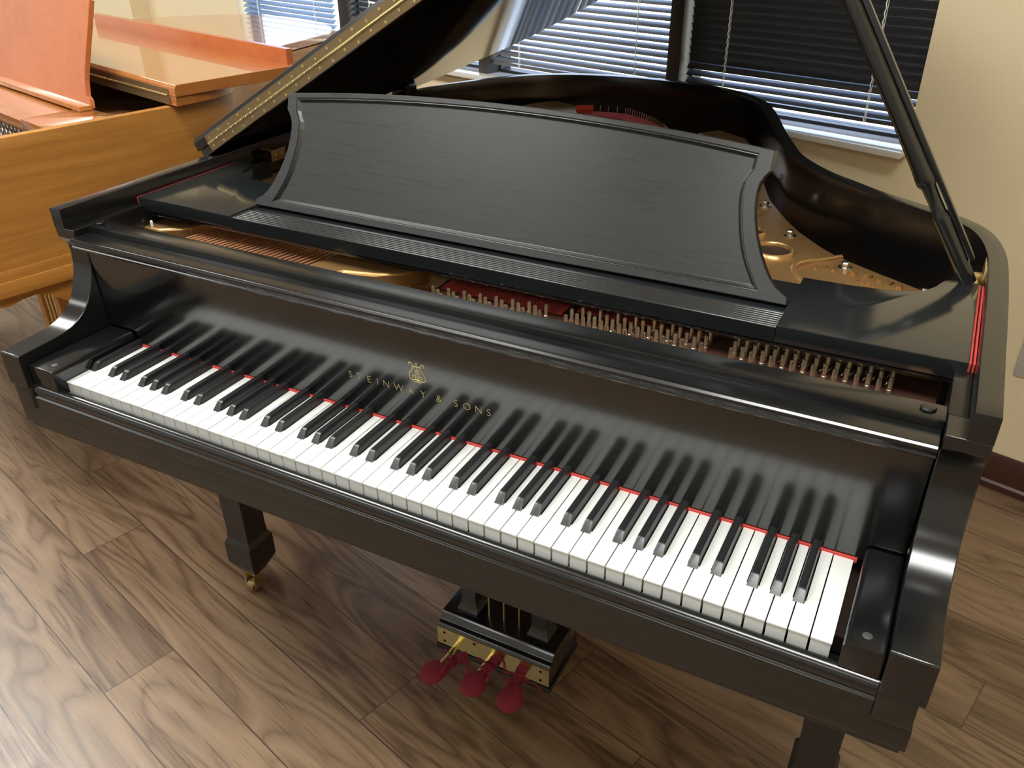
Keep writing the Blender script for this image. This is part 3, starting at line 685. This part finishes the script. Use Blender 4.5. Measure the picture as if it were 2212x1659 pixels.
# ---------------- the black piano
ebon = dict(side='ebony', body='ebony', front='ebony_front', top='ebony_top', desk='ebony_desk', fall='ebony_fall', lid='ebony_lid', flap='ebony', hinge='brass_dull', knuckle='brass', keys=True)
piano = empty('grand_piano', 'black satin grand piano with open lid, white and black keys and raised music desk', 'piano')
build_grand(piano, ebon)
build_shelf(piano, ebon)
DESKI = [(.416, .0105), (.4115, .016), (.4055, .026), (.398, .038), (.3905, .052), (.3845, .067), (.379, .085), (.3745, .104), (.3722, .116), (.3710, .126), (.3705, .135), (.3718, .147), (.377, .158), (.3795, .164), (.380, .184)]
DESK = [(.453, 0), (.4525, .008), (.447, .0125), (.4365, .0185), (.426, .029), (.417, .042), (.407, .060), (.398, .080), (.3915, .100), (.388, .118), (.3865, .135), (.388, .147), (.3935, .158), (.3985, .164), (.399, .190)]
build_desk(piano, ebon, .334, .9455, 19, DESK, .0045, .020, .016, DESKI)
LIDO = [(-.712, .48), (-.712, 1.23), (-.700, 1.275), (-.680, 1.33), (-.655, 1.395), (-.630, 1.465), (-.600, 1.54), (-.560, 1.605), (-.505, 1.665), (-.445, 1.71), (-.37, 1.745), (-.28, 1.765), (-.18, 1.77), (-.08, 1.755), (.02, 1.71), (.11, 1.63), (.19, 1.50), (.26, 1.33), (.32, 1.15), (.37, 1.02), (.44, .92), (.53, .86), (.62, .82), (.69, .77), (.72, .68), (.722, .48)]
LIDO = LIDO[:2] + catmull(LIDO[1:-1], 3)[1:] + [LIDO[-1]]
build_lid(piano, ebon, 30.0, .48, LIDO)
# prop stick
P0 = Vector((.663, .520, .951)); P1 = Vector((.295, .520, 1.535)); d = (P1 - P0); Lp = d.length; ang = math.atan2(-d.x, d.z)
def stick(prof, ydepth, xo, name, m, parent, yo=0.0):
    mb = MB(); v = []; f = []; n = 12
    for (t, hw) in prof:
        for i in range(n):
            a = 2 * math.pi * (i + .5) / n; c, s = math.cos(a), math.sin(a)
            px = abs(c) ** .65 * (1 if c > 0 else -1) * hw; py = abs(s) ** .65 * (1 if s > 0 else -1) * ydepth * (hw / .012) ** .5
            v.append((xo + px, yo + py, t))
    k = len(prof)
    for j in range(k - 1):
        for i in range(n): f.append((j * n + i, j * n + (i + 1) % n, (j + 1) * n + (i + 1) % n, (j + 1) * n + i))
    f.append(tuple(range(n - 1, -1, -1))); f.append(tuple((k - 1) * n + i for i in range(n)))
    mb.add(v, f); o = mb.build(name, m, parent, sharp=45); return o
pr = [(0, .0100), (.04, .0108), (.090, .0112), (.097, .0118), (.103, .0112), (.108, .0088), (.125, .0086), (.145, .0092), (.151, .0128), (.158, .0130), (.175, .0120), (.24, .0112), (.45, .0110), (.60, .0110), (Lp, .0100)]
ps = stick(pr, .011, 0, 'prop_stick', 'ebony', piano)
ps.location = P0; ps.rotation_euler = (0, -ang, 0)
MB().box(.0112, .0185, -.006, .006, .03, Lp * .82, .001).box(.0130, .0165, -.0068, -.0055, .12, .30, .0003).build('short_prop_stick', 'ebony', ps)
pb = MB().box(.6785, .6835, .535, .590, .925, .966, .001).box(.668, .6785, .545, .562, .930, .952, .001); pb.lathe([(.004, -.012), (.0045, -.012), (.0045, .008), (.002, .009)], (.672, .53, .945), 10, 'y')
pb.build('prop_hinge_bracket', 'brass', piano)
# lid hinge brackets on the bass side
hb = MB().box(-.6745, -.645, .598, .640, .955, .958, .0005).box(-.6475, -.645, .598, .640, .932, .958, .0005)
ho = hb.build('lid_bracket', 'brass_dull', piano)
for yy in (.609, .628): MB().lathe([(.0028, 0), (.003, .0008), (.0008, .001)], (-.645, yy, .945), 10, 'x').build('screw', 'brass', ho)
MB().box(-.700, -.655, 1.11, 1.16, .968, .990, .001).box(-.690, -.660, 1.12, 1.15, .985, 1.01, .002).build('rear_lid_hinge', 'ebony', piano)

# pedal covers tied on the pedals with ribbons
def pedal_cover(loc, yaw, label, tails):
    r = empty('pedal_cover', label, 'pedal cover', Matrix.Translation(loc) @ Matrix.Rotation(yaw, 4, 'Z'), 'red velvet pedal covers')
    bm = bmesh.new(); bmesh.ops.create_uvsphere(bm, u_segments=28, v_segments=18, radius=1)
    for q in bm.verts:
        x, y, z = q.co; t = (y + 1) / 2
        wd = .0275 * (1 - .62 * max(0, t - .35) / .65); q.co = Vector((x * wd, y * .036 + .004, z * (.0145 - .004 * t) + .0012 * math.sin(9 * x + 5 * t) * t - .008 * (1 - t)))
    MB().bm(bm).build('pouch', 'redpad', r, sharp=80)
    nk = MB().tube([(0, .028, .002), (0, .042, .006), (.002, .056, .009), (.003, .068, .010)], [.013, .0085, .012, .009], 10); nk.build('gathered_neck', 'redpad', r)
    rb = MB()
    rb.tube([(.0095 * math.cos(a), .042 + .002 * math.sin(3 * a), .006 + .0098 * math.sin(a)) for a in [i * math.pi / 8 for i in range(17)]], .0016, 6)
    for sg in (-1, 1):
        rb.ribbon(catmull([(0, .040, .015), (sg * .012, .032, .026), (sg * .024, .030, .022), (sg * .018, .036, .013), (0, .040, .014)], 5), .0045, (0, 1, .3), .0008)
    for tl in tails: rb.ribbon(catmull([(0, .040, .014)] + tl, 5), .005, (0, .3, 1), .0008)
    rb.build('ribbon_bow', 'redpad', r, sharp=60)
    return r
pedal_cover((-.064, .222, .101), math.radians(-38), 'red pedal cover on the left pedal, lying flat and turned sideways', [[(.010, .02, .012), (.018, .002, 0), (.020, -.014, -.012)], [(.020, .05, .03), (.036, .056, .026), (.046, .050, .010)]])
pedal_cover((.020, .232, .103), math.radians(-14), 'red pedal cover on the middle pedal, smallest looking of the three', [[(.014, .030, .014), (.020, .010, .004)], [(.020, .050, .035), (.032, .050, .034), (.040, .042, .020)]])
pedal_cover((.098, .234, .103), math.radians(8), 'red pedal cover on the right pedal, hanging nearest the brass plate end', [[(.018, .034, .010), (.038, .038, .004), (.050, .030, -.004)], [(-.012, .022, .014), (-.010, .004, .010)]])

# ---------------- the walnut piano
waln = dict(side='walnut', body='walnut', front='walnut', top='walnut_top', desk='walnut_desk', fall='walnut', lid='walnut_top', flap='walnut_top', hinge='brass_dull', knuckle='brass', keys=False, lip='walnut_desk')
EXv = U; O2 = Vector((-1.193, .378, 0)) - EXv * .709 - Vector((.2554, .9668, 0)) * .15
M2 = Matrix.Translation(O2) @ Matrix.Rotation(TH, 4, 'Z')
p2 = empty('grand_piano', 'orange brown walnut grand piano behind the black one, its closed lid folded back on itself', 'piano', M2)
build_grand(p2, waln)
build_shelf(p2, waln, .279)
build_desk(p2, waln, .432, .953, 18, [(.500, 0), (.490, .018), (.472, .026), (.460, .06), (.458, .09), (.459, .14), (.462, .19), (.462, .248)], .0, .015, .013, False)
MB().box(-.50, .50, .405, .440, .950, .962, .002).build('desk_ledge', 'walnut_top', p2)
OL = offset(OUT, -.012); l2 = [(x + (.018 if x > .6 else 0), y if y < .55 else .55 + (y - .55) * .955) for x, y in OL if y > .52]
l2 = [(l2[0][0], .54)] + [q for q in l2 if q[1] > .545] + [(l2[-1][0], .54)]
build_lid(p2, waln, 0.0, .54, l2, (-.70, .974), .352, -.705, .742, (-.40, .72), (.022, .028))
sd = MB().box(.7085, .713, -.030, .80, .667, .690, .001).box(.7085, .717, -.030, .80, .632, .667, .001); sd.build('side_moulding', 'walnut', p2)
MB().prism([(.05, .632), (.05, .602), (.07, .600), (.10, .608), (.13, .610), (.16, .598), (.19, .574), (.22, .54), (.30, .52), (.40, .54), (.42, .632)], .66, .69, 'x', .002).build('leg_bracket', 'walnut', p2)
prev = None; i = 0
for c in range(33):
    for rw in range(3):
        x = .19 + c * .01282; yy = .318 - rw * .0215 - (.0088 if c % 2 else 0)
        prev = MB().lathe([(.0034, 0), (.0034, .012), (.0026, .013), (.0022, .0252)], (0, 0, 0), 8).build('tuning_pin', 'nickel', p2, sharp=50) if prev is None else copy(prev, p2)
        prev.location = (x, yy - .012, .885)
